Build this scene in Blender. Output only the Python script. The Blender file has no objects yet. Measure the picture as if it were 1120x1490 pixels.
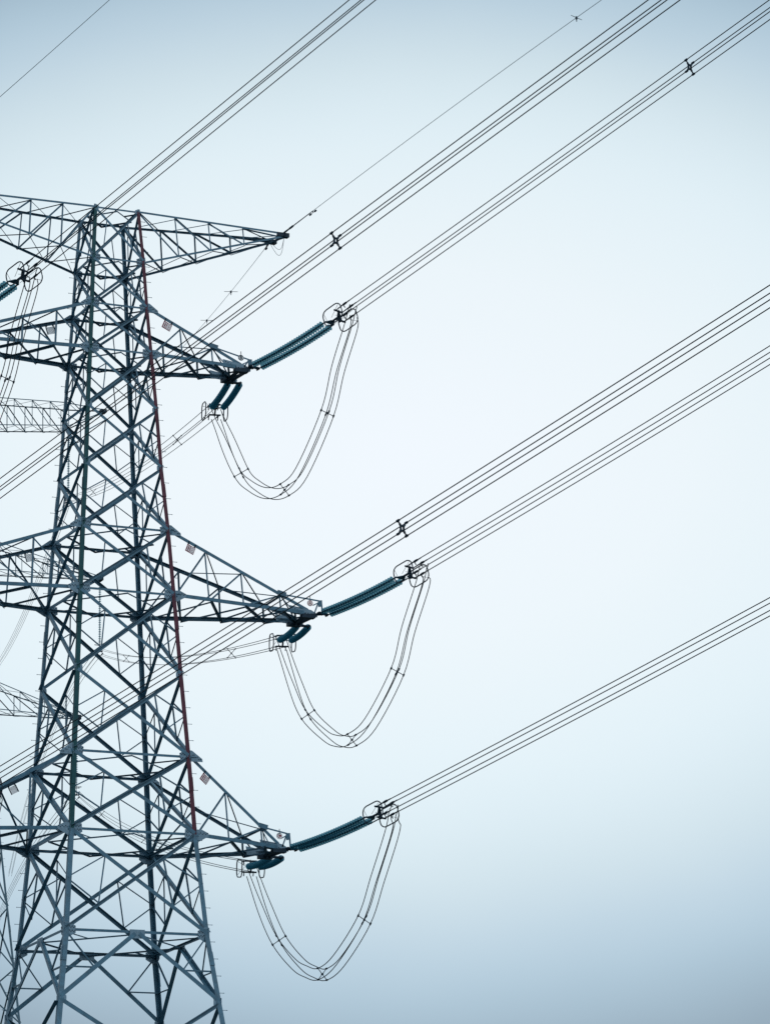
import bpy, math, random
from mathutils import Vector as V, Matrix
random.seed(7)
R = math.radians
sc = bpy.context.scene
C = sc.collection

# ------------------------------------------------------------------ camera
cam_d = bpy.data.cameras.new('camera'); cam = bpy.data.objects.new('camera', cam_d); C.objects.link(cam)
f_px, yaw, pitch, roll = 4967.36, R(24.37232), R(15.8272), R(-1.49677)
fw = V((math.sin(yaw)*math.cos(pitch), math.cos(yaw)*math.cos(pitch), math.sin(pitch)))
r0 = V((math.cos(yaw), -math.sin(yaw), 0)); u0 = r0.cross(fw)
rt = r0*math.cos(roll)+u0*math.sin(roll); up = -r0*math.sin(roll)+u0*math.cos(roll)
cam.matrix_world = Matrix(((rt.x, up.x, -fw.x, -52.111), (rt.y, up.y, -fw.y, -146.424), (rt.z, up.z, -fw.z, 1.551), (0, 0, 0, 1)))
cam_d.sensor_fit = 'HORIZONTAL'; cam_d.sensor_width = 36; cam_d.lens = 36*f_px/1120
cam_d.clip_start = 0.5; cam_d.clip_end = 12000
sc.camera = cam

# ------------------------------------------------------------------ sky and sun (overcast, with a lens vignette painted into its colour)
SUN_EL, SUN_AZ = R(48), R(155)          # azimuth measured clockwise from +Y
w = bpy.data.worlds.new('World'); sc.world = w; w.use_nodes = True
nt = w.node_tree; nt.nodes.clear()
out = nt.nodes.new('ShaderNodeOutputWorld')
sky = nt.nodes.new('ShaderNodeTexSky'); sky.sky_type = 'NISHITA'; sky.sun_disc = False
sky.sun_elevation = SUN_EL; sky.sun_rotation = SUN_AZ; sky.air_density = 1.0; sky.dust_density = 2.0
bg1 = nt.nodes.new('ShaderNodeBackground'); bg1.inputs['Strength'].default_value = 0.02
hs = nt.nodes.new('ShaderNodeHueSaturation'); hs.inputs['Saturation'].default_value = .15   # thick cloud takes the blue out
nt.links.new(sky.outputs[0], hs.inputs['Color']); nt.links.new(hs.outputs[0], bg1.inputs[0])
tc = nt.nodes.new('ShaderNodeTexCoord'); sep = nt.nodes.new('ShaderNodeSeparateXYZ')
nt.links.new(tc.outputs['Generated'], sep.inputs[0])
def mth(op, a, b=None, c=None):
    n = nt.nodes.new('ShaderNodeMath'); n.operation = op
    for k, x in enumerate((a, b, c)):
        if x is None: continue
        if isinstance(x, (int, float)): n.inputs[k].default_value = x
        else: nt.links.new(x, n.inputs[k])
    return n.outputs[0]
# lens vignette painted into the overcast sky colour, brightest about 17 degrees up, falling off around it (fixed in the sky, by elevation and azimuth)
el = mth('ARCSINE', sep.outputs['Z']); az = mth('ARCTAN2', sep.outputs['X'], sep.outputs['Y'])
de = mth('SUBTRACT', el, R(16.92)); da = mth('SUBTRACT', az, R(24.6))
dy = mth('ADD', mth('MULTIPLY', mth('MAXIMUM', de, 0.0), 1/R(8.55)), mth('MULTIPLY', mth('MAXIMUM', mth('MULTIPLY', de, -1.0), 0.0), .87/R(8.55)))
dx = mth('MULTIPLY', da, 1/R(6.42))
rad = mth('SQRT', mth('ADD', mth('MULTIPLY', dy, dy), mth('MULTIPLY', mth('MULTIPLY', dx, dx), .17)))
noi = nt.nodes.new('ShaderNodeTexNoise'); noi.inputs['Scale'].default_value = 7; noi.inputs['Detail'].default_value = 3
nt.links.new(tc.outputs['Generated'], noi.inputs['Vector'])
fac = mth('MULTIPLY', mth('ADD', rad, mth('MULTIPLY', mth('SUBTRACT', noi.outputs['Fac'], .5), .10)), .5)
ramp = nt.nodes.new('ShaderNodeValToRGB'); cr = ramp.color_ramp; cr.interpolation = 'B_SPLINE'
nt.links.new(fac, ramp.inputs[0])
def s2l(c): return tuple((x/255/12.92 if x/255 <= .04045 else ((x/255+.055)/1.055)**2.4) for x in c)+(1,)
SKY = [(0.0, (237, 244, 251)), (.17, (231, 241, 246)), (.23, (227, 239, 245)), (.29, (221, 236, 243)), (.335, (213, 230, 238)), (.38, (200, 219, 228)), (.425, (182, 205, 220)), (.475, (160, 188, 206)), (.53, (132, 156, 174)), (.62, (114, 139, 157)), (.8, (150, 172, 186)), (1.0, (198, 213, 224))]
while len(cr.elements) > 1: cr.elements.remove(cr.elements[-1])
for i, (t, c) in enumerate(SKY):
    e = cr.elements[0] if i == 0 else cr.elements.new(t)
    e.position = t; e.color = s2l(c)
bg2 = nt.nodes.new('ShaderNodeBackground'); bg2.inputs['Strength'].default_value = 0.96
nt.links.new(ramp.outputs[0], bg2.inputs[0])
add = nt.nodes.new('ShaderNodeAddShader')
nt.links.new(bg1.outputs[0], add.inputs[0]); nt.links.new(bg2.outputs[0], add.inputs[1]); nt.links.new(add.outputs[0], out.inputs[0])
sd = bpy.data.lights.new('sun', 'SUN'); sd.energy = 0.8; sd.angle = R(14); sd.color = (1, .985, .965)
sun = bpy.data.objects.new('sun', sd); C.objects.link(sun)
to_sun = V((math.sin(SUN_AZ)*math.cos(SUN_EL), math.cos(SUN_AZ)*math.cos(SUN_EL), math.sin(SUN_EL)))
sun.rotation_euler = to_sun.to_track_quat('Z', 'Y').to_euler(); sun.location = (0, 0, 120)
sc.view_settings.view_transform = 'Standard'; sc.view_settings.look = 'None'
sc.view_settings.exposure = 0; sc.view_settings.gamma = 1

# ------------------------------------------------------------------ materials
def mat(name, col, rough=.55, metal=0., var=.25, scale=6., bump=0., trans=0., ior=1.45, alpha_mix=0., spec=.5):
    m = bpy.data.materials.new(name); m.use_nodes = True; n = m.node_tree; b = n.nodes['Principled BSDF']
    b.inputs['Roughness'].default_value = rough; b.inputs['Specular IOR Level'].default_value = spec; b.inputs['Metallic'].default_value = metal
    t = n.nodes.new('ShaderNodeTexCoord'); z = n.nodes.new('ShaderNodeTexNoise')
    z.inputs['Scale'].default_value = scale; z.inputs['Detail'].default_value = 6; z.inputs['Roughness'].default_value = .65
    n.links.new(t.outputs['Object'], z.inputs['Vector'])
    rp = n.nodes.new('ShaderNodeValToRGB'); n.links.new(z.outputs['Fac'], rp.inputs[0])
    e = rp.color_ramp.elements; e[0].position = .3; e[1].position = .7
    e[0].color = tuple(c*(1-var) for c in col)+(1,); e[1].color = tuple(min(1, c*(1+var)) for c in col)+(1,)
    n.links.new(rp.outputs[0], b.inputs['Base Color'])
    if bump:
        bp = n.nodes.new('ShaderNodeBump'); bp.inputs['Strength'].default_value = bump; bp.inputs['Distance'].default_value = .02
        n.links.new(z.outputs['Fac'], bp.inputs['Height']); n.links.new(bp.outputs[0], b.inputs['Normal'])
    if trans: b.inputs['Transmission Weight'].default_value = trans; b.inputs['IOR'].default_value = ior
    if alpha_mix:
        o = n.nodes['Material Output']; mx = n.nodes.new('ShaderNodeMixShader'); tr = n.nodes.new('ShaderNodeBsdfTransparent')
        tl = n.nodes.new('ShaderNodeBsdfTranslucent'); tl.inputs[0].default_value = (.08, .38, .52, 1); m2 = n.nodes.new('ShaderNodeMixShader'); m2.inputs[0].default_value = .38
        n.links.new(b.outputs[0], m2.inputs[1]); n.links.new(tl.outputs[0], m2.inputs[2])
        tr.inputs[0].default_value = (.50, .84, .92, 1); mx.inputs[0].default_value = alpha_mix
        n.links.new(m2.outputs[0], mx.inputs[1]); n.links.new(tr.outputs[0], mx.inputs[2]); n.links.new(mx.outputs[0], o.inputs['Surface'])
    return m
STEEL = mat('galvanised_steel', (.036, .118, .185), .5, .1, .3, 3.)
STEEL2 = mat('galvanised_steel_weathered', (.030, .100, .158), .55, .1, .3, 4.)
PLATE = mat('gusset_steel', (.115, .205, .28), .5, .1, .25, 5.)
TEAL = mat('green_painted_steel', (.006, .058, .070), .6, .0, .2, 3., spec=.2)
RED = mat('red_painted_steel', (.074, .021, .038), .6, .0, .25, 3., spec=.2)
DARK = mat('hardware_steel', (.006, .024, .044), .6, .1, .3, 8., spec=.25)
WIRE = mat('aluminium_conductor_weathered', (.010, .018, .026), .6, .0, .15, 2., spec=.25)
SHIELD = mat('shield_wire_steel', (.12, .17, .20), .5, .4, .15, 2.)
GLASS = mat('insulator_glass', (.024, .14, .205), .25, 0., .2, 9., alpha_mix=.36)
FARST = mat('distant_galvanised_steel', (.035, .095, .14), .55, .1, .25, 2.)
WHITE = mat('sign_white_enamel', (.80, .83, .86), .45, 0., .06, 9.)
SRED = mat('sign_red_enamel', (.22, .035, .06), .45, 0., .12, 9.)
PINK = mat('sign_faded_red_enamel', (.42, .20, .19), .5, 0., .1, 9.)
GRASS = mat('hill_grass', (.042, .068, .066), .95, 0., .4, .08, bump=.3)

# ------------------------------------------------------------------ mesh helpers
class MB:
    def __init__(s): s.v = []; s.f = []; s.m = []; s.ms = []
    def mi(s, m):
        if m not in s.ms: s.ms.append(m)
        return s.ms.index(m)
    def poly_prism(s, pts, d, m=None):
        """closed planar polygon pts extruded by vector d"""
        k = len(s.v); n = len(pts); mi = s.mi(m)
        s.v += [tuple(p) for p in pts]+[tuple(V(p)+d) for p in pts]
        s.f.append([k+i for i in range(n)][::-1]); s.f.append([k+n+i for i in range(n)])
        for i in range(n): j = (i+1) % n; s.f.append([k+i, k+j, k+n+j, k+n+i])
        s.m += [mi]*(n+2)
    def angle(s, p0, p1, w, a, b, t=None, m=None, w2=None):
        """steel L section, heel on the line p0-p1, flanges along a and b"""
        p0 = V(p0); p1 = V(p1); d = p1-p0
        if d.length < 1e-4: return
        d.normalize(); a = V(a); a = (a-d*a.dot(d)).normalized()
        b = V(b); b = b-d*b.dot(d); b = (b-a*b.dot(a)).normalized()
        t = t or w*.12; w2 = w2 or w
        pr = [(0, 0), (w, 0), (w, t), (t, t), (t, w2), (0, w2)]
        s.poly_prism([p0+a*x+b*y for x, y in pr], p1-p0, m)
    def box(s, c, ax, ay, az, m=None):
        c = V(c); ax = V(ax); ay = V(ay); az = V(az)
        s.poly_prism([c-ax-ay-az, c+ax-ay-az, c+ax+ay-az, c-ax+ay-az], az*2, m)
    def bar(s, p0, p1, w, h, upv=(0, 0, 1), m=None):
        p0 = V(p0); p1 = V(p1); d = (p1-p0).normalized(); a = d.cross(V(upv))
        if a.length < 1e-3: a = d.cross(V((1, 0, 0)))
        a.normalize(); b = a.cross(d)
        s.poly_prism([p0+a*x*w/2+b*y*h/2 for x, y in ((-1, -1), (1, -1), (1, 1), (-1, 1))], p1-p0, m)
    def tube(s, pts, r, n=6, closed=False, m=None):
        pts = [V(p) for p in pts]; k = len(s.v); N = len(pts); mi = s.mi(m); ref = None
        for i, p in enumerate(pts):
            if closed: t = pts[(i+1) % N]-pts[i-1]
            else: t = pts[min(i+1, N-1)]-pts[max(i-1, 0)]
            t.normalize()
            if ref is None: ref = t.cross(V((0.13, .31, .94))).normalized()
            a = (ref-t*ref.dot(t)).normalized(); ref = a; b = t.cross(a)
            rr = r[i] if isinstance(r, (list, tuple)) else r
            s.v += [tuple(p+a*math.cos(q)*rr+b*math.sin(q)*rr) for q in [2*math.pi*j/n for j in range(n)]]
        for i in range(N if closed else N-1):
            for j in range(n):
                x = k+i*n+j; y = k+i*n+(j+1) % n; o = ((i+1) % N)*n+k
                s.f.append([x, y, o+(j+1) % n, o+j]); s.m.append(mi)
        if not closed:
            s.f.append([k+j for j in range(n)][::-1]); s.f.append([k+(N-1)*n+j for j in range(n)]); s.m += [mi, mi]
    def lathe(s, p, d, prof, n=10, m=None):
        d = V(d).normalized(); a = d.cross(V((.2, .1, 1))).normalized(); b = d.cross(a); k = len(s.v); mi = s.mi(m); p = V(p)
        for h, r in prof: s.v += [tuple(p+d*h+a*r*math.cos(2*math.pi*j/n)+b*r*math.sin(2*math.pi*j/n)) for j in range(n)]
        for i in range(len(prof)-1):
            for j in range(n): s.f.append([k+i*n+j, k+i*n+(j+1) % n, k+(i+1)*n+(j+1) % n, k+(i+1)*n+j]); s.m.append(mi)
    def build(s, name, m, parent=None, label=None, smooth=False):
        me = bpy.data.meshes.new(name)
        org = parent['_o'] if parent is not None and '_o' in parent else (0, 0, 0)
        org = ORG.get(parent.name, V((0, 0, 0))) if parent is not None else V((0, 0, 0))
        me.from_pydata([tuple(V(v)-org) for v in s.v], [], s.f); me.update()
        for q in (s.ms or [None]): me.materials.append(q or m)
        for p, i in zip(me.polygons, s.m): p.material_index = i; p.use_smooth = smooth
        o = bpy.data.objects.new(name, me); C.objects.link(o)
        if parent is not None: o.parent = parent; ORG[o.name] = org
        if label: o['label'] = label
        return o
ORG = {}
def thing(name, loc, label, cat, group=None):
    o = bpy.data.objects.new(name, None); C.objects.link(o); o.location = loc; o.empty_display_size = .3
    o['label'] = label; o['category'] = cat
    if group: o['group'] = group
    ORG[o.name] = V(loc); return o
def tag(o, label, cat, group=None):
    o['label'] = label; o['category'] = cat
    if group: o['group'] = group
    return o
def lerp(a, b, t): return V(a)*(1-t)+V(b)*t

# ------------------------------------------------------------------ ground (out of frame below, rising to hills under the next towers)
def gz(x, y):
    d = (y-25)/130.; h = 36*(0 if d <= 0 else min(1, d)**2*(3-2*min(1, d))) if d > 0 else 0
    d2 = math.hypot(x-120, y+330)
    h += 26*math.exp(-(d2/110)**2)
    far = max(0, math.hypot(x, y)-260)
    return h*math.exp(-(far/900)**2)+1.2*math.sin(x*.021)*math.cos(y*.017)*min(1, max(0, math.hypot(x+52, y+146)-30)/80)
g = MB(); N = 90; idx = {}
def warp(i): t = (i/N)*2-1; return 4000*(abs(t)**2.2)*(1 if t > 0 else -1)
for i in range(N+1):
    for j in range(N+1): g.v.append((warp(i), warp(j), gz(warp(i), warp(j)) - (0.02)))
for i in range(N):
    for j in range(N): a = i*(N+1)+j; g.f.append([a, a+N+1, a+N+2, a+1]); g.m.append(0)
go = g.build('ground', GRASS, smooth=True); go['kind'] = 'structure'

# ------------------------------------------------------------------ lattice tower
def lattice_tower(root, Z, Wd, base_z, base_w, leg_mats, leg_labels, st, st2, plate, main_lv, kpanel, sizes, steps=(), gus=True, nsec=True, fine=1.):
    """Z / Wd: levels from the top down. faces: 0 front (-y), 1 right (+x), 2 back (+y), 3 left (-x)"""
    ox, oy = ORG[root.name].x, ORG[root.name].y
    sg = [(-1, -1), (1, -1), (1, 1), (-1, 1)]       # corner k; face k spans corner k -> k+1
    nrm = [V((0, -1, 0)), V((1, 0, 0)), V((0, 1, 0)), V((-1, 0, 0))]
    def cn(k, i): return V((ox+sg[k % 4][0]*Wd[i], oy+sg[k % 4][1]*Wd[i], Z[i]))
    n = len(Z); lw0, lw1, dg, hz, sec = sizes
    legs = []
    foot = lambda k: V((ox+sg[k][0]*base_w, oy+sg[k][1]*base_w, base_z))
    for k in range(4):
        sx, sy = sg[k]; mat_up, split = leg_mats[k]
        def seg(i, p0, p1, mb, m):
            t = max(0, min(1, (Z[0]-p0.z)/max(1e-3, (Z[0]-Z[-1])))); wd = lw0+(lw1-lw0)*t
            mb.angle(p0+V((0, 0, 0)), p1, wd, (-sx, 0, 0), (0, -sy, 0), t=wd*.1, m=m)
        mb = MB()
        for i in range(n-1): seg(i, cn(k, i), cn(k, i+1), mb, mat_up if i < split else st)
        seg(n-1, cn(k, n-1), foot(k), mb, st)
        # splice plates where the section changes
        for i in range(3, n-1, 2):
            p = lerp(cn(k, i), cn(k, i+1), .35); d = (cn(k, i+1)-cn(k, i)).normalized()
            mm = mat_up if i < split else st
            wd = lw0+(lw1-lw0)*((Z[0]-p.z)/(Z[0]-Z[-1]))
            mb.box(p+V((-sx*wd*.5, sy*.012, 0)), V((wd*.46, 0, 0)), V((0, .012, 0)), d*.32, m=mm)
            mb.box(p+V((sx*.012, -sy*wd*.5, 0)), V((.012, 0, 0)), V((0, wd*.46, 0)), d*.32, m=mm)
        lg = mb.build('leg', st, root, leg_labels[k]); legs.append(lg)
        if k in steps:
            zt = Z[0]-.5; c = 0
            while zt > Z[-1]-2 and c < 60:
                for i in range(n-1):
                    if Z[i] >= zt >= Z[i+1]: p = lerp(cn(k, i), cn(k, i+1), (Z[i]-zt)/(Z[i]-Z[i+1])); break
                else: p = lerp(cn(k, n-1), foot(k), (Z[-1]-zt)/(Z[-1]-base_z))
                b = MB(); o = V((sx, 0, 0))
                b.tube([p-o*.02, p+o*.2], .012, 5); b.tube([p+o*.19, p+o*.215], .02, 5); b.build('step_bolt', st2, lg)
                zt -= .78; c += 1
    for i in range(n-1):
        for k in range(4):
            a0, a1, b0, b1 = cn(k, i), cn(k+1, i), cn(k, i+1), cn(k+1, i+1); N_ = nrm[k]
            big = dg*(.72+.5*i/(n-1))
            def diag(p, q, side, nm='diagonal_brace', wd=big):
                d = (q-p).normalized(); ip = d.cross(N_)
                if ip.z < 0: ip = -ip
                off = N_*(.006 if side > 0 else -.028)
                mb = MB(); a = p+d*.12+off-ip*wd/2; b = q-d*.12+off-ip*wd/2
                # outstanding flange: the left and right faces carry it outwards / inwards along the lower edge of one set of diagonals
                fall = d.dot(nrm[(k+1) % 4]) if k in (0, 2) else 0
                if k == 0: N2, top = (-N_, True) if side > 0 else (N_, True)
                elif k == 2: N2, top = (N_, True) if side > 0 else (-N_, True)
                elif k == 3: N2, top = (-N_, True) if side > 0 else (N_, False)
                else: N2, top = (-N_, False) if side > 0 else (N_, True)
                w2 = wd*(1.05 if (k == 3 and side < 0) or (k == 1 and side > 0) else .8)
                if top: mb.angle(a+ip*wd, b+ip*wd, wd, -ip, N2, t=wd*.1, w2=w2)
                else: mb.angle(a, b, wd, ip, N2, t=wd*.1, w2=w2)
                return mb.build(nm, st, root)
            if i in kpanel:
                mid = (a0+a1)/2
                diag(mid, b0, 1, 'knee_brace', big*1.05); diag(mid, b1, 1, 'knee_brace', big*1.05)
                s_ = sec*1.1
                for (L0, L1, bb) in ((a0, b0, b0), (a1, b1, b1)):
                    mb = MB(); q = lerp(mid, bb, .55); h = lerp(L0, L1, .55)
                    mb.angle(q-N_*.05, h-N_*.05, s_, (0, 0, 1), -N_); mb.angle(q-N_*.05, L0-N_*.05, s_, (0, 0, 1), -N_)
                    if nsec: mb.build('knee_strut', st2, root)
                continue
            diag(a0, b1, 1); diag(b0, a1, -1)
            if nsec:
                s_ = sec*(.8+.4*i/(n-1))
                tall = (Z[i]-Z[i+1]) > 3.2
                for (L0, L1, q1, q2) in ((a0, b0, lerp(a0, b1, .26), lerp(b0, a1, .26)), (a1, b1, lerp(a1, b0, .26), lerp(b1, a0, .26))):
                    mb = MB(); lm = (L0+L1)/2; ic = ((L0+L1)/2-(a0+a1+b0+b1)/4).normalized()
                    mb.angle(q1-N_*.05, q2-N_*.05, s_, ic, -N_)
                    if tall or i in (1, 3, 4, 5):
                        mb.angle(lm-N_*.05, q1-N_*.05, s_*.85, (0, 0, 1), -N_)
                        mb.angle(lm-N_*.05, q2-N_*.05, s_*.85, (0, 0, 1), -N_)
                    mb.build('secondary_bracing', st2, root)
    for i in main_lv:
        for k in range(4):
            p, q = cn(k, i), cn(k+1, i); d = (q-p).normalized(); N_ = nrm[k]
            mb = MB(); hh = hz*(.8+.4*i/(n-1)); mb.angle(p+d*.1-N_*.06+V((0, 0, hh/2)), q-d*.1-N_*.06+V((0, 0, hh/2)), hh, (0, 0, -1), -N_)
            if i in kpanel: mb.box((p+q)/2-N_*.01+V((0, 0, -.1)), d*.36, V((0, 0, .20)), N_*.012, m=plate)
            mb.build('horizontal_beam', st, root)
        mb = MB(); dn = V((0, 0, -.08))
        mids = [(cn(k, i)+cn(k+1, i))/2 for k in range(4)]
        for k in range(4):
            mb.angle(mids[k]+dn, mids[(k+1) % 4]+dn, sec*1.1, (0, 0, -1), (cn(0, i)+cn(2, i))/2-mids[k])
            if gus: mb.angle((mids[k]+mids[(k+1) % 4])/2+dn, cn(k+1, i)+dn, sec*.9, (0, 0, -1), mids[k]-cn(k+1, i))
        mb.build('plan_bracing', st2, root)
    if gus:
        for i in range(n):
            for k in range(4):
                mb = MB(); c = cn(k, i); sx, sy = sg[k]; major = i in main_lv and i not in (0,)
                up_d = (cn(k, max(0, i-1))-cn(k, min(n-1, i+1))).normalized()
                for ax, N_ in ((V((-sx, 0, 0)), V((0, sy, 0))), (V((0, -sy, 0)), V((sx, 0, 0)))):
                    s_ = (.41+.15*i/(n-1)) if major else (.24+.14*i/(n-1))
                    o = -N_*(.034 if abs(ax.x) > .5 else .038); arm_side = i in (2, 3, 6, 7, 9, 10) and abs(ax.x) > .5
                    outw = s_*.9 if arm_side else 0.; upper = i in (2, 6, 9)
                    z = lambda q: V((0, 0, q*s_))
                    if upper and arm_side: pts = [c+ax*s_*1.05+z(.30)+o, c+ax*s_*.45+z(.62)+o, c-ax*s_*.15+z(.60)+o, c-ax*outw*1.25+z(-.12)+o, c-ax*outw*1.3+z(-.40)+o, c+ax*s_*.95+z(-.42)+o]
                    elif arm_side: pts = [c+ax*s_*1.1+z(.42)+o, c-ax*outw*.5+z(.46)+o, c-ax*outw*1.2+z(.16)+o, c-ax*outw*1.2+z(-.12)+o, c-ax*outw*.2+z(-.62)+o, c+ax*s_*.55+z(-.70)+o, c+ax*s_*1.15+z(-.30)+o]
                    else: pts = [c+ax*s_*1.0+z(.30)+o, c+ax*s_*.35+z(.62)+o, c-ax*s_*.05+z(.60)+o, c-ax*s_*.05+z(-.60)+o, c+ax*s_*.35+z(-.66)+o, c+ax*s_*1.0+z(-.30)+o]
                    mb.poly_prism(pts, N_*.012, m=plate)
                    oo = c+o+N_*.012
                    for q in range(6 if major else 3):
                        for row in ((.16, -.18) if major else (.0,)):
                            mb.box(oo+ax*s_*(.35+.12*q)+z(row+.10*(q % 2)), ax*.02, V((0, 0, .02)), N_*.012, m=DARK)
                    if arm_side:
                        for q in range(6): mb.box(oo-ax*outw*(.22+.17*q)+z((.18-.09*q if upper else .06)+.10*(q % 2)), ax*.02, V((0, 0, .02)), N_*.012, m=DARK)
                mb.build('gusset_plate', plate, root)
    return cn

def cross_arm(root, cu, cl, tipF, tipB, fr, sx, st, st2, plate, label, wd=.13, sec=.06, ground=False, heavy=True):
    """cu / cl: [front, back] leg points of upper and lower chords; tips: (upper, lower) ends front and back"""
    F = [V((0, -1, 0)), V((0, 1, 0))]
    Uu = [[lerp(cu[i], tip[0], t) for t in [0]+fr+[1]] for i, tip in ((0, tipF), (1, tipB))]
    Ll = [[lerp(cl[i], tip[1], t) for t in [0]+fr+[1]] for i, tip in ((0, tipF), (1, tipB))]
    n = len(fr)+2; web = MB()
    for i in (0, 1):
        N_ = F[i]; ins = -N_*.05
        for j in range(1, n-1): web.angle(Uu[i][j]+ins, Ll[i][j]+ins, sec*1.35, (-sx, 0, 0), -N_)
        for j in range(1, n-1 if not ground else n):
            if ground: web.angle(Uu[i][j-1]+ins*1.6, Ll[i][j]+ins*1.6, sec*1.7, (0, 0, -1), -N_) if j < n-1 or True else None
            else: web.angle(Uu[i][j]+ins*1.6, Ll[i][j-1]+ins*1.6, sec*1.2, (0, 0, -1), -N_)
        if not ground: web.angle(Uu[i][n-2]+ins*1.7, lerp(Ll[i][n-2], Ll[i][n-1], .5)+ins*1.7, sec, (0, 0, -1), -N_)
    for j in range(n-1):
        dz = V((0, 0, -.05))
        if j > 0 or ground:
            web.angle(Uu[0][j]+dz, Uu[1][j+1]+dz, sec*.8, (0, 0, -1), (sx, 0, 0)); web.angle(Uu[1][j]+dz*1.6, Uu[0][j+1]+dz*1.6, sec*.8, (0, 0, -1), (sx, 0, 0))
        if ground:
            web.angle(Ll[0][j]+dz, Ll[1][j+1]+dz, sec*.8, (0, 0, -1), (sx, 0, 0)); web.angle(Ll[1][j]+dz*1.6, Ll[0][j+1]+dz*1.6, sec*.8, (0, 0, -1), (sx, 0, 0))
        else:
            web.angle(Ll[0][j]+dz, Ll[1][j+1]+dz, sec*(2 if j else 1.3), (0, 0, -1), (sx, 0, 0), t=.02)
            web.angle(Ll[1][j]+dz*2, Ll[0][j+1]+dz*2, sec*(1.4 if j else 1.2), (0, 0, -1), (sx, 0, 0), t=.02)
    if not ground: web.angle(Uu[0][n-2]+V((0, 0, -.06)), Uu[1][n-2]+V((0, 0, -.06)), sec*1.3, (0, 0, -1), (-sx, 0, 0))
    arm = web.build('cross_arm', st2, root, label)
    for i in (0, 1):
        N_ = F[i]; k = 1.15 if not ground else .8
        for A, flip in ((Uu[i], 1), (Ll[i], -1)):
            mb = MB(); p, q = A[0], A[-1]
            h = wd*k*(1.15 if flip < 0 and not ground else 1)
            z = V((0, 0, h/2 if flip > 0 else h*.5))
            mb.angle(p+N_*.0+z, q+N_*.0+z, h, (0, 0, -1), -N_, t=h*.1); mb.build('chord', st, arm)
        # node plates
    return arm, Uu, Ll

def tip_plates(arm, tipF, tipB, sx, plate, pos, low, bolts=True):
    """solid steelwork at the end of a strain arm: side plates, end beam and the lugs the strings hang from"""
    for tip, N_ in ((tipF[1], V((0, -1, 0))), (tipB[1], V((0, 1, 0)))):
        mb = MB()
        s_ = .8
        pts = [tip+V((-sx*1.0, 0, .30)), tip+V((sx*.12, 0, .14)), tip+V((sx*.45, 0, -.05)), tip+V((sx*.42, 0, -.2)), tip+V((-sx*.95, 0, -.1))]
        mb.poly_prism([p+N_*.03 for p in pts], N_*.02, m=plate)
        for q in range(6):
            mb.box(tip+V((-sx*(.85-.13*q), 0, .19-.045*q))+N_*.055, V((.02, 0, 0)), V((0, .006, 0)), V((0, 0, .02)), m=DARK)
            mb.box(tip+V((-sx*(.7-.13*q), 0, -.03))+N_*.055, V((.02, 0, 0)), V((0, .006, 0)), V((0, 0, .02)), m=DARK)
        mb.build('tip_plate', plate, arm)
    mb = MB(); a, b = tipF[1], tipB[1]
    mb.bar(a+V((-sx*.1, -.1, -.14)), b+V((-sx*.1, .1, -.14)), .14, .12, m=DARK); mb.bar(a+V((sx*.32, -.05, -.12)), b+V((sx*.1, .05, -.14)), .12, .14, m=DARK)
    mb.bar(a+V((-sx*.7, 0, -.1)), b+V((sx*.05, 0, -.1)), .10, .10, m=STEEL2)
    for t_ in (a, b): mb.box(t_+V((-sx*.05, 0, -.18)), V((.34, 0, 0)), V((0, .16, 0)), V((0, 0, .09)), m=DARK)
    for P in pos:
        t = a if P.y < 0 else b
        mb.bar(t+V((-sx*.1, 0, -.12)), P, .14, .10, m=DARK)
        mb.tube([P+V((-.2, 0, 0)), P+V((.2, 0, 0))], .06, 6, m=DARK)
    mb.build('hanger_plate', DARK, arm)

Zn = [60.645, 58.029, 55.671, 53.36, 50.501, 47.597, 44.498, 41.379, 37.528, 33.628, 30.0, 25.368, 22.261, 17.2]
Wn = [1.155, 1.337, 1.453, 1.599, 1.783, 1.941, 2.182, 2.369, 2.596, 2.847, 3.05, 3.43, 3.83, 4.49]
tower = thing('transmission_tower', (0, 0, 0), 'large near lattice tower with one red and one green leg, its arms carrying teal insulators', 'lattice tower')
cnr = lattice_tower(tower, Zn, Wn, 0.0, 6.0, [(TEAL, 10), (RED, 10), (STEEL, 0), (STEEL, 0)],
    ['near left leg painted dark green above the lowest arm', 'right leg painted dark red above the lowest arm', 'grey leg behind the red one', 'grey leg at the left rear'],
    STEEL, STEEL2, PLATE, [0, 1, 2, 3, 6, 7, 9, 10, 11], (11,), (.155, .24, .155, .105, .062), steps=(1, 3))
# the part of the body below the picture
mb = MB()
for k in range(4):
    f0, f1 = cnr(k, 13), cnr(k+1, 13); s0 = [(-6, -6), (6, -6), (6, 6), (-6, 6)]; b0 = V((*s0[k], 0)); b1 = V((*s0[(k+1) % 4], 0)); m_ = (f0+f1)/2
    N_ = [V((0, -1, 0)), V((1, 0, 0)), V((0, 1, 0)), V((-1, 0, 0))][k]
    mb.angle(m_, b0, .18, (0, 0, 1), N_); mb.angle(m_, b1, .18, (0, 0, 1), N_); mb.angle(f0, f1, .14, (0, 0, -1), -N_)
    mb.box(b0+V((0, 0, .2)), V((.5, 0, 0)), V((0, .5, 0)), V((0, 0, .35)))
mb.build('base_frame', STEEL, tower)

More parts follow.
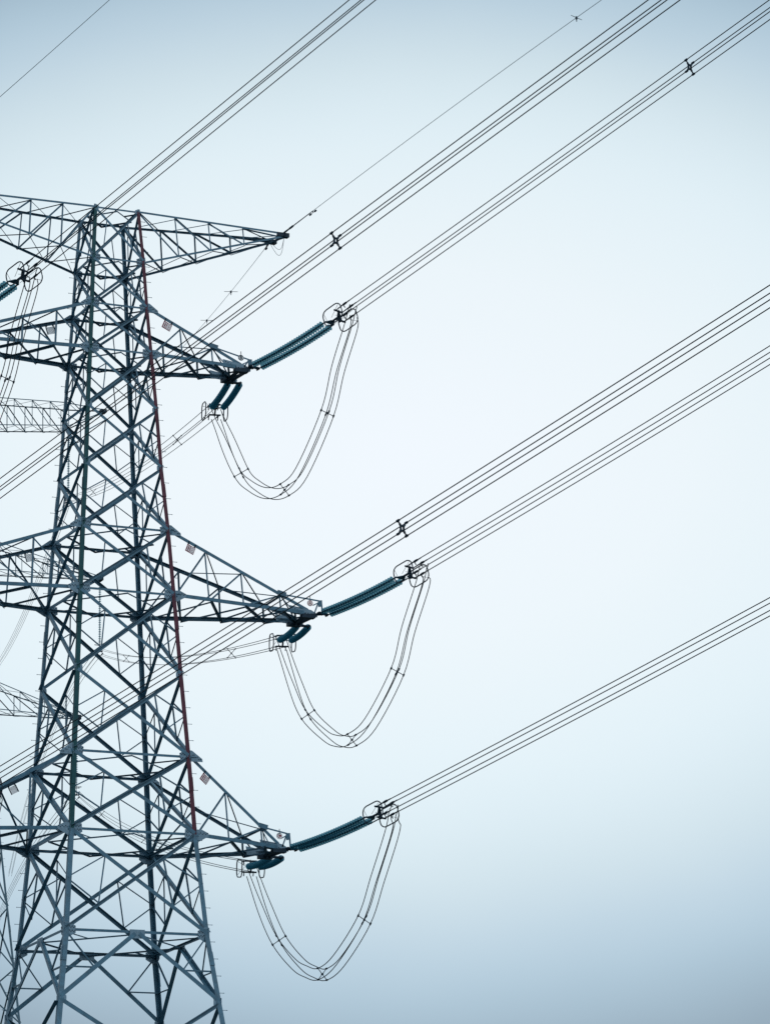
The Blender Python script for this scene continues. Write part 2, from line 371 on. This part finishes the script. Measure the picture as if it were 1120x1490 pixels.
TIP_Y = .85
ARMS = {  # name: upper level, lower level, tip x right, tip x left, tip z, fractions
    'T': (2, 3, 6.45, 8.15, 53.45, [.345, .683]), 'M': (6, 7, 9.7, 11.05, 41.46, [.255, .513, .795]), 'B': (9, 10, 8.0, 9.3, 30.05, [.394, .80])}
HP = {'T': (7.08, 6.75, 53.5, 53.23), 'M': (10.43, 10.15, 41.45, 41.27), 'B': (8.61, 8.55, 29.98, 29.90)}
word = {'T': 'upper', 'M': 'middle', 'B': 'lowest'}
arm_nodes = {}
for key, (iu, il, xr, xl, zt, fr) in ARMS.items():
    for sx, xt, kk in ((1, xr, (1, 2)), (-1, xl, (0, 3))):
        x = sx*xt
        tF = (V((x, -TIP_Y, zt+.12)), V((x, -TIP_Y, zt))); tB = (V((x, TIP_Y, zt+.12)), V((x, TIP_Y, zt)))
        frs = fr if sx > 0 else [t*.96 for t in fr]
        if sx < 0: frs = {'T': [.247, .49, .745], 'M': [.25, .50, .75], 'B': [.28, .55, .80]}[key]
        arm, Uu, Ll = cross_arm(tower, [cnr(kk[0], iu), cnr(kk[1], iu)], [cnr(kk[0], il), cnr(kk[1], il)], tF, tB, frs, sx, STEEL, STEEL2, PLATE,
            f'{word[key]} phase arm reaching {"right" if sx > 0 else "left out of the picture"}', wd=.135, sec=.058)
        arm_nodes[key, sx] = (arm, Uu, Ll)
        h = HP[key]; dxl = 1.713
        pos = [V((h[0], -.9, h[2])), V((h[1], .9, h[3]))] if sx > 0 else [V((-h[0]-dxl, -.9, h[2])), V((-h[1]-dxl, .9, h[3]))]
        tip_plates(arm, tF, tB, sx, PLATE, pos, zt)
        if sx > 0:   # little frame over the tip
            fx = {'T': (6.91, 53.88), 'M': (10.34, 42.11), 'B': (8.47, 30.72)}[key]; top = V((fx[0], -.9, fx[1]))
            nd = Uu[0][len(fr)]
            mb = MB(); mb.angle(nd+V((0, -.02, .05)), top, .075, (0, 0, -1), (0, 1, 0))
            mb.angle(top+V((.05, 0, .02)), V((fx[0]+.1, -.9, zt-.05)), .08, (-1, 0, 0), (0, 1, 0)); mb.angle(top+V((-.08, 0, -.05)), V((fx[0]-.32, -.9, zt)), .07, (-1, 0, 0), (0, 1, 0))
            mb.poly_prism([top+V((-.17, -.02, 0)), top+V((.05, -.02, 0)), top+V((.03, -.02, -.3)), top+V((-.15, -.02, -.34))], V((0, .02, 0)))
            mb.bar(top+V((-.1, 0, -.1)), top+V((-.42, .02, -.27)), .04, .05)
            mb.box(nd+V((.05, -.03, .05)), V((.22, 0, -.05)), V((0, .02, 0)), V((.02, 0, .11)), m=STEEL2)
            mb.build('tip_frame', STEEL, arm)
for sx, xt, fr in ((1, 8.95, [.245, .475, .715]), (-1, 10.5, [1/6, 2/6, 3/6, 4/6, 5/6])):
    kk = (1, 2) if sx > 0 else (0, 3); x = sx*xt
    tF = (V((x, -.45, 60.80)), V((x, -.45, 60.66))); tB = (V((x-sx*.3, .45, 60.72)), V((x-sx*.3, .45, 60.60)))
    arm, Uu, Ll = cross_arm(tower, [cnr(kk[0], 0), cnr(kk[1], 0)], [cnr(kk[0], 1), cnr(kk[1], 1)], tF, tB, fr, sx, STEEL, STEEL2, PLATE,
        f'topmost shield wire arm tapering to the {"right" if sx > 0 else "left"}', wd=.12, sec=.048, ground=True)
    mb = MB()
    for t in (tF, tB):
        mb.box((t[0]+t[1])/2+V((-sx*.05, 0, 0)), V((.32, 0, 0)), V((0, .06, 0)), V((0, 0, .10)), m=DARK); mb.box(t[1]+V((sx*.1, 0, -.02)), V((.12, 0, 0)), V((0, .12, 0)), V((0, 0, .05)), m=DARK)
    mb.bar(tF[1], tB[1], .09, .09, m=DARK); mb.build('tip_plate', STEEL2, arm)

# ------------------------------------------------------------------ insulators, conductors
HALF = .25
def quad(dirh, c):
    """four wire offsets round the bundle centre c; lateral then vertical"""
    lat = V((dirh.y, -dirh.x, 0)); lat.normalize()
    return [lat*sx*.235+V((0, 0, sz*.268)) for sx, sz in ((-1, 1), (1, 1), (1, -1), (-1, -1))]
SEP = .29
DISC = [(0, .028), (.012, .05), (.05, .055), (.058, .075), (.066, .14), (.084, .168), (.094, .162), (.088, .12), (.098, .11), (.088, .07), (.096, .06), (.085, .03), (.15, .024)]
def strain_string(P0, P1, label, sag=.14, group='strain insulator strings', flip=1):
    P0 = V(P0); P1 = V(P1); d = P1-P0; L = d.length; dh = V((d.x, d.y, 0)).normalized(); lat = V((dh.y, -dh.x, 0))
    root = thing('insulator_string', P0, label, 'insulator', group)
    at = lambda t: P0+d*t-V((0, 0, 1))*sag*4*t*(1-t)
    q = 30; t0, t1 = .035, .83
    for s in (-1, 1):
        off = lat*s*SEP; mb = MB()
        for i in range(q):
            ta = t0+(t1-t0)*i/q; tb = t0+(t1-t0)*(i+1)/q; a = at(ta)+off; b = at(tb)+off; k = (b-a).length/.15
            mb.lathe(a, b-a, [(h*k, r_) for h, r_ in DISC[3:12]], 12, m=GLASS)
            mb.lathe(a, b-a, [(0, .03), (.004*k, .062), (.06*k, .068), (.066*k, .035), (.15*k, .03)], 6, m=DARK)
        mb.build('disc_string', GLASS, root, smooth=True)
    mb = MB(); a = at(-.005); b = at(.04)
    mb.tube([P0-d*.02, a], .05, 6); mb.bar(a-lat*(SEP+.07), a+lat*(SEP+.07), .12, .05)
    for s in (-1, 1): mb.tube([a+lat*s*SEP, b+lat*s*SEP], .035, 6); mb.box(a+lat*s*SEP, d.normalized()*.08, lat*.03, V((0, 0, .06)))
    mb.build('clevis', DARK, root)
    mb = MB(); e = at(.835); y = at(.905); Y = at(.955); dn = (at(.95)-at(.85)).normalized(); upn = lat.cross(dn); upn = upn if upn.z > 0 else -upn
    mb.poly_prism([e+dn*.12-lat*(SEP+.07)-upn*.015, e+dn*.12+lat*(SEP+.07)-upn*.015, y+lat*.12-upn*.015, y-lat*.12-upn*.015], upn*.03, m=STEEL2)
    for s in (-1, 1): mb.tube([e+lat*s*SEP, e+dn*.2+lat*s*SEP], .04, 6)
    mb.tube([y-dn*.1, Y], .055, 6)
    mb.poly_prism([Y-lat*.1+upn*.3-lat*.012, Y+dn*.2+upn*.34-lat*.012, Y+dn*.2-upn*.34-lat*.012, Y-upn*.3-lat*.012], lat*.024)
    for s in (1, -1):
        c = Y+dn*.14+upn*s*.27; mb.bar(c-lat*.3, c+lat*.3, .07, .07); mb.bar(Y, c, .08, .05)
    mb.build('yoke_plate', DARK, root)
    for off in quad(dh, P1):
        mb = MB(); c = P1+off; a = c+dn*.08; b = c+dn*.75; mb.tube([Y+dn*.12+off*.95, a+dn*.12, b], [.025, .036, .03], 6); mb.tube([a+dn*.22, a+dn*.34, a+dn*.46], [.05, .06, .05], 6)
        mb.tube([a+dn*.28, a+dn*.3+V((0, 0, -.1)), a+dn*.36+V((0, 0, -.2))], .026, 6)
        mb.build('dead_end_clamp', DARK, root)
    for s in (-1, 1):
        mb = MB(); cc = at(.985)+lat*s*.56-V((0, 0, .09)); a_, b_ = .58, .43; pts = []
        for (qx, qy, a0) in ((1, 1, 0), (-1, 1, 90), (-1, -1, 180), (1, -1, 270)):
            for j in range(5):
                an = R(a0+j*22.5); rr = .30
                pts.append(cc+dn*(qx*(a_-rr)+rr*math.cos(an))+upn*(qy*(b_-rr)+rr*math.sin(an)))
        mb.tube(pts, .029, 6, closed=True)
        for an, tt in ((pts[2], .93), (pts[7], .88), (pts[17], .97)): mb.tube([an, at(tt)+lat*s*SEP], .010, 4)
        mb.build('grading_ring', DARK, root)
    return root
PH, PB = R(-68), {}
ring_end = {}
near = {  # attach, end
 'RT': ((7.08, -.9, 53.5), (9.520, -6, 54.823), .2662, .000215), 'RM': ((10.43, -.9, 41.45), (12.841, -6, 42.496), .2351, .000537), 'RB': ((8.61, -.9, 29.98), (10.975, -6, 30.956), .2218, .000407),
 'LT': ((-8.70, -1.05, 53.58), (-6.26, -6.23, 54.861), .2906, .000067), 'LM': ((-12.143, -.9, 41.45), (-9.732, -6, 42.60), .2790, -.00009), 'LB': ((-10.323, -.9, 30.0), (-7.958, -6, 31.10), .2380, .00028)}
back = {  # attach, end, far end at the next tower, slope, bend
 'RT': ((6.754, 0.9, 53.229), (7.812, 6.3, 53.568), (52.566, 160, 94.961), .23752, .000136), 'RM': ((10.145, 0.9, 41.266), (11.279, 6.3, 41.857), (55.811, 160, 79.927), .21275, .000157),
 'RB': ((8.548, 0.9, 29.897), (9.389, 6.3, 30.412), (53.405, 160, 65.567), .191843, .000179)}
nm = {'RT': 'upper right arm', 'RM': 'middle right arm', 'RB': 'lowest right arm', 'LT': 'upper left arm', 'LM': 'middle left arm', 'LB': 'lowest left arm'}
far_word = {'RT': 'steep paired short-looking', 'RM': 'slanting', 'RB': 'nearly level dark'}
for k, (a, b, sl, bd) in near.items():
    if k == 'LM': continue
    lab = {'RT': 'long double teal glass insulator string rising to the right from the upper right arm', 'RM': 'long double teal glass insulator string rising to the right from the middle right arm',
           'RB': 'long double teal glass insulator string rising to the right from the lowest right arm', 'LT': 'teal glass insulator string cut by the left edge below the topmost arm',
           'LB': 'insulator end with a thin grading ring at the left edge beside the lowest left arm'}[k]
    strain_string(a, b, lab)
for k, (a, b, e, sl, bd) in back.items():
    lab = {'RT': 'foreshortened pair of teal glass insulators hanging steeply behind the upper right arm tip', 'RM': 'foreshortened pair of teal glass insulators behind the middle right arm tip',
           'RB': 'foreshortened dark teal insulators tucked under the lowest right arm tip'}[k]
    strain_string(a, b, lab, sag=.13)

def spacer(mb_parent, c, dirv, offs, mt, arms=1.):
    mb = MB()
    for o in offs:
        i_ = c+o*.30; mb.bar(i_, c+o*.62, .085, .06, upv=dirv); mb.bar(c+o*.6, c+o*.98, .05, .045, upv=dirv)
        mb.tube([c+o-dirv*.07, c+o+dirv*.07], .055, 6)
    sq = [c+o*.36 for o in offs]
    for i in range(4): mb.bar(sq[i], sq[(i+1) % 4], .07, .06, upv=dirv)
    return mb.build('spacer', mt, mb_parent)
def light_spacer(parent, c, dirv, offs, mt):
    mb = MB()
    for i in (0, 1): mb.tube([c+offs[i], c+offs[i+2]], .020, 5)
    for o in offs: mb.tube([c+o-dirv*.06, c+o+dirv*.06], .045, 6)
    mb.tube([c-dirv*.05, c+dirv*.05], .05, 6)
    return mb.build('spacer', mt, parent)
def span(P, ang, sl, bd, s1, label, cat, spacers, rad=.0235, mt=WIRE, n=48, heavy=True, group=None, name='conductor_bundle'):
    P = V(P); dh = V((math.cos(ang), math.sin(ang), 0)); root = thing(name, P, label, cat, group)
    pos = lambda s: P+dh*s+V((0, 0, sl*s+bd*s*s))
    offs = quad(dh, P)
    for o in offs:
        mb = MB(); mb.tube([pos(s1*i/n)+o for i in range(n+1)], rad, 5); mb.build('wire', mt, root, smooth=True)
    for s in spacers:
        dv = (pos(s+.5)-pos(s-.5)).normalized()
        (spacer if heavy else light_spacer)(root, pos(s), dv, offs, DARK)
    return root, pos
NL = {'RT': 'four wires climbing to the right edge from the upper right insulator', 'RM': 'four wires climbing to the right edge from the middle right insulator', 'RB': 'four wires climbing to the right edge from the lowest right insulator',
      'LT': 'four wires leaving the top edge at centre left, passing behind nothing, above the tower top', 'LM': 'four wires crossing the tower below its upper arms up to the top edge', 'LB': 'four wires crossing the tower below its middle arms up to the right edge'}
NL['LT'] = 'four wires running from the left edge insulator past the tower top to the top edge'
SP = {'RT': [21.6, 78], 'RM': [62], 'RB': [66], 'LT': [60], 'LM': [24.4, 80], 'LB': [25.4, 84]}
for k, (a, b, sl, bd) in near.items(): span(b, PH, sl, bd, 120, NL[k], 'power line', SP[k], group='four-wire conductor bundles of the near span')
BL = {'RT': 'thin four-wire bundle receding down left behind the upper tower body', 'RM': 'thin four-wire bundle receding left behind the tower from the middle right arm', 'RB': 'thin four-wire bundle receding left behind the tower under the lowest right arm'}
BS = {'RT': [23.8, 113.9], 'RM': [26.4, 120], 'RB': [70, 119.9]}
for k, (a, b, e, sl, bd) in back.items():
    dv = V(e)-V(b); span(b, math.atan2(dv.y, dv.x), sl, bd, math.hypot(dv.x, dv.y), BL[k], 'power line', BS[k], rad=.019, heavy=False, group='four-wire conductor bundles of the far span')

def catmull(P, t):
    n = len(P)-1; x = min(max(t, 0), 1)*n; i = min(int(x), n-1); u = x-i
    p0 = P[max(i-1, 0)]; p1 = P[i]; p2 = P[i+1]; p3 = P[min(i+2, n)]
    return .5*((2*p1)+(p2-p0)*u+(2*p0-5*p1+4*p2-p3)*u*u+(3*p1-p0-3*p2+p3)*u*u*u)
def jumper(label, pts, d0, d1, sp):
    P = [V(p) for p in pts]; root = thing('jumper_loop', min(P, key=lambda p: p.z), label, 'jumper cable', 'slack jumper loops')
    o0 = [V((-o.x, -o.y, o.z)) for o in quad(V((math.cos(d0), math.sin(d0), 0)), P[0])]; o1 = quad(V((math.cos(d1), math.sin(d1), 0)), P[-1])
    o0 = [o0[i] for i in (0, 1, 2, 3)]
    def frame(t):
        t0, t1 = max(0, t-.02), min(1, t+.02); tg = (catmull(P, t1)-catmull(P, t0)).normalized()
        nz = V((0, 0, 1))-tg*tg.z; hz_ = V((tg.x, tg.y, 0))
        k = min(1, t/.2, (1-t)/.16); k = k*k*(3-2*k)           # the square turns from upright at the clamps to lie across the cable
        nz = (nz.normalized() if nz.length > .05 else V((0, 0, 1))); nz = (V((0, 0, 1))*(1-k)+nz*k).normalized()
        return tg, [lerp(V((o0[i].x, o0[i].y, 0)), V((o1[i].x, o1[i].y, 0)), t)+nz*o0[i].z for i in range(4)]
    n = 60
    for i in range(4):
        mb = MB(); mb.tube([catmull(P, j/n)+frame(j/n)[1][i] for j in range(n+1)], .022, 5); mb.build('wire', WIRE, root, smooth=True)
    for t in sp:
        tg, offs = frame(t); light_spacer(root, catmull(P, t), tg, offs, DARK)
    return root
JP = {'RT': [(7.95, 6.45, 53.4), (7.90, 5.25, 52.0), (8.25, 3.9, 49.64), (8.42, 2.7, 48.65), (8.62, 1.18, 47.86), (8.82, -.26, 47.67), (9.04, -1.88, 48.12), (9.38, -4.36, 50.39), (9.52, -5.44, 52.3), (9.76, -6.55, 54.12), (9.82, -6.72, 54.82)],
      'RM': [(11.29, 6.4, 41.7), (11.45, 5.14, 39.37), (11.61, 3.97, 37.64), (11.86, 2.06, 36.23), (12.0, 1.02, 35.74), (12.14, -.09, 35.58), (12.37, -1.78, 36.04), (12.7, -4.3, 38.02), (12.84, -5.36, 39.83), (13.08, -6.62, 41.78), (13.14, -6.74, 42.48)],
      'RB': [(9.49, 6.4, 30.22), (9.64, 5.23, 28.3), (9.82, 3.82, 26.45), (10.04, 2.09, 25.09), (10.18, .95, 24.56), (10.32, -.18, 24.29), (10.52, -1.71, 24.72), (10.81, -4.06, 26.26), (10.97, -5.29, 27.93), (11.20, -6.65, 30.03), (11.26, -6.74, 30.90)]}
JL = {'RT': 'deep U-shaped loop of four slack wires under the upper right arm', 'RM': 'deep U-shaped loop of four slack wires under the middle right arm', 'RB': 'deep U-shaped loop of four slack wires under the lowest right arm'}
JL2 = {'RT': 'slack wires hanging down across the upper left arm from the left edge insulator', 'RB': 'short piece of slack wire under the grading ring at the left edge'}
for k in back:
    d = V(back[k][2])-V(back[k][1]); jumper(JL[k], JP[k], math.atan2(d.y, d.x), PH, (.2, .5, .7))
for k, dx, dz in (('RT', -15.874, -.03), ('RB', -18.93, .1)):
    jumper(JL2[k], [(x+dx, y, z+dz) for x, y, z in JP[k]], R(73.7), PH, (.2, .5, .7))

# ------------------------------------------------------------------ shield wires
def shield(P, ang, sl, bd, s1, label, dampers, markers, rad=.014, mt=SHIELD):
    P = V(P); dh = V((math.cos(ang), math.sin(ang), 0)); lat = V((dh.y, -dh.x, 0)); pos = lambda s: P+dh*s+V((0, 0, sl*s+bd*s*s))
    root = thing('shield_wire', P, label, 'shield wire')
    mb = MB(); mb.tube([pos(s1*i/60) for i in range(61)], rad, 5); mb.build('wire', mt, root, smooth=True)
    mb = MB(); mb.tube([pos(-.3), pos(.1), pos(.5), pos(2.0)], [.05, .05, .03, .022], 6); mb.tube([pos(.35), pos(.6)], .055, 6); mb.build('dead_end_clamp', DARK, root)
    for s in dampers:
        mb = MB(); c = pos(s); tg = (pos(s+.1)-pos(s)).normalized()
        mb.tube([c, c-V((0, 0, .1))], .025, 5)
        for q in (-1, 1): mb.tube([c-V((0, 0, .1)), c-V((0, 0, .1))+tg*q*.17], .012, 5); mb.tube([c-V((0, 0, .1))+tg*q*.12, c-V((0, 0, .1))+tg*q*.24], .05, 6)
        mb.build('vibration_damper', DARK, root)
    for s in markers:
        mb = MB(); c = pos(s); mb.tube([c-lat*.38, c+lat*.38], .014, 5); mb.tube([c+V((0, 0, .05)), c-V((0, 0, .08))], .05, 6); mb.tube([c, c-V((0, 0, .2))], .022, 5)
        mb.build('wire_marker', DARK, root)
shield((8.965, -.5, 60.85), PH, .2857, -.000999, 60, 'thin shield wire running from the right tip of the topmost arm to the top edge', [1.99], [19.3])
shield((-10.5, -.5, 60.85), PH, .2885, .000828, 60, 'thin shield wire crossing the empty top left corner of the sky', [1.99], [])
shield((8.487, .5, 60.5), R(73.335), .23409, .000184, 166.5, 'fine pale shield wire dropping from the topmost right arm tip towards the distant tower', [.9], [21.1, 37.9], rad=.013)
mb = MB()
a, b = V((8.95, -.45, 60.62)), V((8.60, .45, 60.5))
for q, dz in ((.75, .0), (.45, .08)):
    mb.tube([lerp(a, b, t)+V((.12*math.sin(math.pi*t), 0, -q*math.sin(math.pi*min(1, t*(1+dz))))) for t in [i/14 for i in range(15)]], .011, 5)
tag(mb.build('bonding_cable', SHIELD), 'thin slack cable looped under the right tip of the topmost arm', 'cable')

# ------------------------------------------------------------------ signs
def stroke_sign(key, label, side=1):
    arm, Uu, Ll = arm_nodes[key, side]
    ch = Uu[0] if side > 0 else Uu[1]; fy = V((0, -1, 0)) if side > 0 else V((0, 1, 0))
    d = (ch[-1]-ch[0]).normalized(); nrm_ = fy
    if side > 0: s0 = {'T': .95, 'M': 1.05, 'B': 1.0}[key]; rt_ = d
    else: s0 = {'T': .95, 'M': 1.05, 'B': 1.15}[key]; rt_ = -d
    Wd, Hh = .47, .36
    dn = rt_.cross(nrm_); dn = dn if dn.z < 0 else -dn
    O = ch[0]+d*s0+dn*.15+nrm_*.05
    if side < 0: O = ch[0]+d*(s0+Wd)+dn*.13+nrm_*.05
    root = thing('circuit_sign', O+rt_*Wd/2+dn*Hh/2, label, 'sign')
    P = lambda x, y, z=0: O+rt_*x*Wd+dn*y*Hh+nrm_*z
    def rect(mb, x0, y0, x1, y1, z0, z1): mb.poly_prism([P(x0, y0, z0), P(x1, y0, z0), P(x1, y1, z0), P(x0, y1, z0)], nrm_*(z1-z0))
    mb = MB(); rect(mb, 0, 0, 1, 1, 0, .012); mb.build('plate', SRED if side > 0 else WHITE, root)
    mb = MB()
    for x in (.1, .88): mb.bar(P(x, -.02, -.02), P(x, -.46, -.02), .035, .035, upv=nrm_); mb.box(P(x, -.25, -.02), rt_*.028, dn*.075, nrm_*.045)
    if side < 0:
        for x in (.03, .97): mb.bar(P(x, -.05, -.03), P(x, 1.02, -.03), .03, .03, upv=nrm_)
    mb.build('bracket', DARK, root)
    if side > 0:
        mb = MB()
        for x in (.16, .36):
            rect(mb, x-.035, .15, x+.035, .85, .012, .018)
            for y in (.15, .77): rect(mb, x-.08, y, x+.08, y+.08, .0125, .0185)
        rect(mb, .49, .10, .95, .90, .012, .017); mb.build('lettering', WHITE, root)
        mb = MB()
        for (x0, y0, x1, y1) in ((.55, .2, .9, .245), (.55, .755, .9, .8), (.55, .245, .578, .755), (.872, .245, .9, .755), (.66, .38, .79, .43), (.66, .57, .79, .62), (.66, .43, .69, .57), (.76, .43, .79, .57)):
            rect(mb, x0, y0, x1, y1, .0172, .022)
        mb.build('character', SRED, root)
stroke_sign('T', 'red and white circuit sign hung under the upper right arm'); stroke_sign('M', 'red and white circuit sign hung under the middle right arm'); stroke_sign('B', 'red and white circuit sign hung under the lowest right arm')
stroke_sign('T', 'pale back of a plate sign hung under the upper left arm', -1); stroke_sign('M', 'pale back of a plate sign hung under the middle left arm', -1); stroke_sign('B', 'pale back of a plate sign hung under the lowest left arm', -1)
def phase_disc(ch, c, ring, face, ink, label):
    c = V(c); root = thing('phase_sign', c, label, 'sign'); n = 24; rr = .15
    circ = lambda r_, y: [c+V((r_*math.cos(2*math.pi*i/n), y, r_*math.sin(2*math.pi*i/n))) for i in range(n)]
    mb = MB(); mb.poly_prism(circ(rr, 0), V((0, .012, 0))); mb.build('plate', face, root)
    mb = MB()
    A = circ(rr*.93, -.002); B = circ(rr*.72, -.002)
    for i in range(n): j = (i+1) % n; mb.poly_prism([A[i], A[j], B[j], B[i]], V((0, -.004, 0)))
    mb.build('rim', ring, root)
    cu = bpy.data.curves.new('letter', 'FONT'); cu.body = ch; cu.size = .24; cu.align_x = 'CENTER'; cu.align_y = 'CENTER'; cu.extrude = .004; cu.offset = .004
    o = bpy.data.objects.new('letter', cu); C.objects.link(o)
    me = bpy.data.meshes.new_from_object(o.evaluated_get(bpy.context.evaluated_depsgraph_get())); bpy.data.objects.remove(o)
    me.materials.clear(); me.materials.append(ink)
    lo = bpy.data.objects.new('lettering', me); C.objects.link(lo); lo.parent = root; lo.location = (0, -.008, 0); lo.rotation_euler = (R(90), 0, 0)
    mb = MB(); mb.bar(c+V((.02, .03, .1)), c+V((.02, .05, .34)), .03, .02); mb.build('bracket', DARK, root)
phase_disc('B', (6.374, -.95, 53.90), DARK, WHITE, DARK, 'round phase letter sign with a dark rim at the upper right arm tip')
phase_disc('A', (9.745, -.95, 41.92), PINK, WHITE, PINK, 'round faded red phase letter sign at the middle right arm tip')
phase_disc('C', (7.963, -.95, 30.56), WHITE, SRED, WHITE, 'round phase letter sign with maroon face at the lowest right arm tip')

# ------------------------------------------------------------------ distant suspension tower behind the left edge
FX, FY, FB = 43.6, 160.0, 36.0
Zf = [104.4, 101.6, 96.8, 92., 87.2+2.6, 87.0, 82.2, 77.6+.2, 75.9, 73.2, 68.6, 64.2, 59.4, 54.0, 48.2, 43.0]
Wf = [1.20, 1.21, 1.22, 1.23, 1.24, 1.25, 1.26, 1.27, 1.28, 1.29, 1.33, 1.44, 1.82, 2.29, 2.80, 3.25]
ft = thing('transmission_tower', (FX, FY, FB), 'distant slimmer suspension tower at the left edge, seen behind the near tower', 'lattice tower')
fc = lattice_tower(ft, Zf, Wf, FB, 3.6, [(FARST, 0)]*4, [None]*4, FARST, FARST, FARST, [0, 1, 4, 5, 8, 9], (), (.13, .22, .12, .09, .05), steps=(1,), gus=False, nsec=False)
def far_arm(iu, il, tip, fr, sx, lab, top=False):
    kk = (1, 2) if sx > 0 else (0, 3); x = FX+sx*tip[0]; z = tip[1]; hy = .35
    tF = (V((x, FY-hy, z+.2)), V((x, FY-hy, z))); tB = (V((x, FY+hy, z+.2)), V((x, FY+hy, z)))
    cu = [fc(kk[0], iu), fc(kk[1], iu)]; cl = [fc(kk[0], il), fc(kk[1], il)]
    a, U, L = cross_arm(ft, cu, cl, tF, tB, fr, sx, FARST, FARST, FARST, lab, wd=.11, sec=.048, ground=True)
    mb = MB(); mb.box(V((x, FY, z+.05)), V((.38, 0, 0)), V((0, hy+.1, 0)), V((0, 0, .22))); mb.build('tip_plate', DARK, a)
for sx in (1, -1):
    d_ = 'right' if sx > 0 else 'left'
    # top arm: nearly parallel booms to the hanger, then a tapering nose
    kk = (1, 2) if sx > 0 else (0, 3); xe = FX+sx*8.6
    tF = (V((xe, FY-1.2, 104.65)), V((xe, FY-1.2, 102.3))); tB = (V((xe, FY+1.2, 104.65)), V((xe, FY+1.2, 102.3)))
    a, U, L = cross_arm(ft, [fc(kk[0], 0), fc(kk[1], 0)], [fc(kk[0], 1), fc(kk[1], 1)], tF, tB, [.25, .5, .75], sx, FARST, FARST, FARST, f'long topmost arm reaching {d_}', wd=.11, sec=.05, ground=True)
    mb = MB(); xn = FX+sx*12.6
    for y in (-1, 1):
        mb.angle((xe, FY+y*1.2, 104.65), (xn, FY+y*.3, 104.65), .10, (0, 0, -1), (0, -y, 0)); mb.angle((xe, FY+y*1.2, 102.3), (xn, FY+y*.3, 104.45), .10, (0, 0, -1), (0, -y, 0))
        mb.angle((FX+sx*10.5, FY+y*.75, 104.65), (FX+sx*10.5, FY+y*.75, 103.35), .06, (sx, 0, 0), (0, -y, 0)); mb.angle((xe, FY+y*1.2, 104.65), (FX+sx*10.5, FY+y*.75, 103.35), .07, (0, 0, -1), (0, -y, 0))
        mb.angle((xe, FY+y*1.2, 104.6), (xe, FY+y*1.2, 102.3), .07, (sx, 0, 0), (0, -y, 0))
    mb.angle((xe, FY-1.2, 102.25), (xe, FY+1.2, 102.25), .1, (0, 0, -1), (sx, 0, 0)); mb.box((xn, FY, 104.5), (.3, 0, 0), (0, .4, 0), (0, 0, .16), m=DARK)
    mb.build('arm_nose', FARST, a)
    far_arm(4, 5, (12.1, 87.2), [.25, .5, .75], sx, f'middle arm reaching {d_}'); far_arm(8, 9, (9.8, 73.1), [.3, .6], sx, f'lowest arm reaching {d_}')
def suspension(P0, P1, label):
    P0 = V(P0); P1 = V(P1); root = thing('insulator_string', P0, label, 'insulator', 'suspension insulator strings of the distant tower'); d = P1-P0
    mb = MB(); q = 32
    for i in range(q):
        a = P0+d*(.08+.80*i/q); mb.lathe(a, d, [(.0, .03), (.03, .05), (.05, .13), (.075, .15), (.08, .06), (.15, .03)], 10, m=GLASS)
    mb.tube([P0, P1], .03, 5, m=DARK); mb.build('disc_string', GLASS, root, smooth=True)
    mb = MB(); e = P0+d*.9
    for s in (-1, 1):
        pts = [e+V((.42*math.cos(an), s*.28+.25*math.sin(an), 0)) for an in [2*math.pi*i/14 for i in range(14)]]; mb.tube(pts, .022, 5, closed=True)
    mb.build('grading_ring', DARK, root)
    mb = MB(); mb.bar(P1+V((-.3, 0, .0)), P1+V((.3, 0, 0)), .06, .12)
    for sx in (-1, 1):
        mb.bar(P1+V((sx*.25, 0, .25)), P1+V((sx*.25, 0, -.35)), .05, .05); 
        for z in (.25, -.25): mb.tube([P1+V((sx*.25, -.25, z)), P1+V((sx*.25, .25, z))], .05, 6)
    mb.tube([P1+V((0, 0, .4)), P1+V((0, 0, -.1))], .035, 5); mb.build('yoke_plate', DARK, root)
suspension((52.65, 160, 102.1), (52.566, 160, 94.96), 'thin vertical insulator string below the topmost arm of the distant tower')
suspension((55.85, 160, 87.0), (55.811, 160, 79.93), 'thin vertical insulator string under the middle arm of the distant tower')
suspension((53.45, 160, 72.9), (53.405, 160, 65.57), 'thin vertical insulator string under the lowest arm of the distant tower')
FLB = {'RT': ('faint four wires falling to the left edge from the top of the distant tower', .1364, .000127), 'RM': ('faint four wires falling from the middle insulator of the distant tower', .1704, -.000312), 'RB': ('faint four wires falling to lower left from the lowest insulator of the distant tower', .1422, -.000119)}
for k, (lb, sl, bd) in FLB.items(): span(back[k][2], R(74), sl, bd, 260, lb, 'power line', [], rad=.024, heavy=False, group='four-wire bundles beyond the distant tower', n=40)
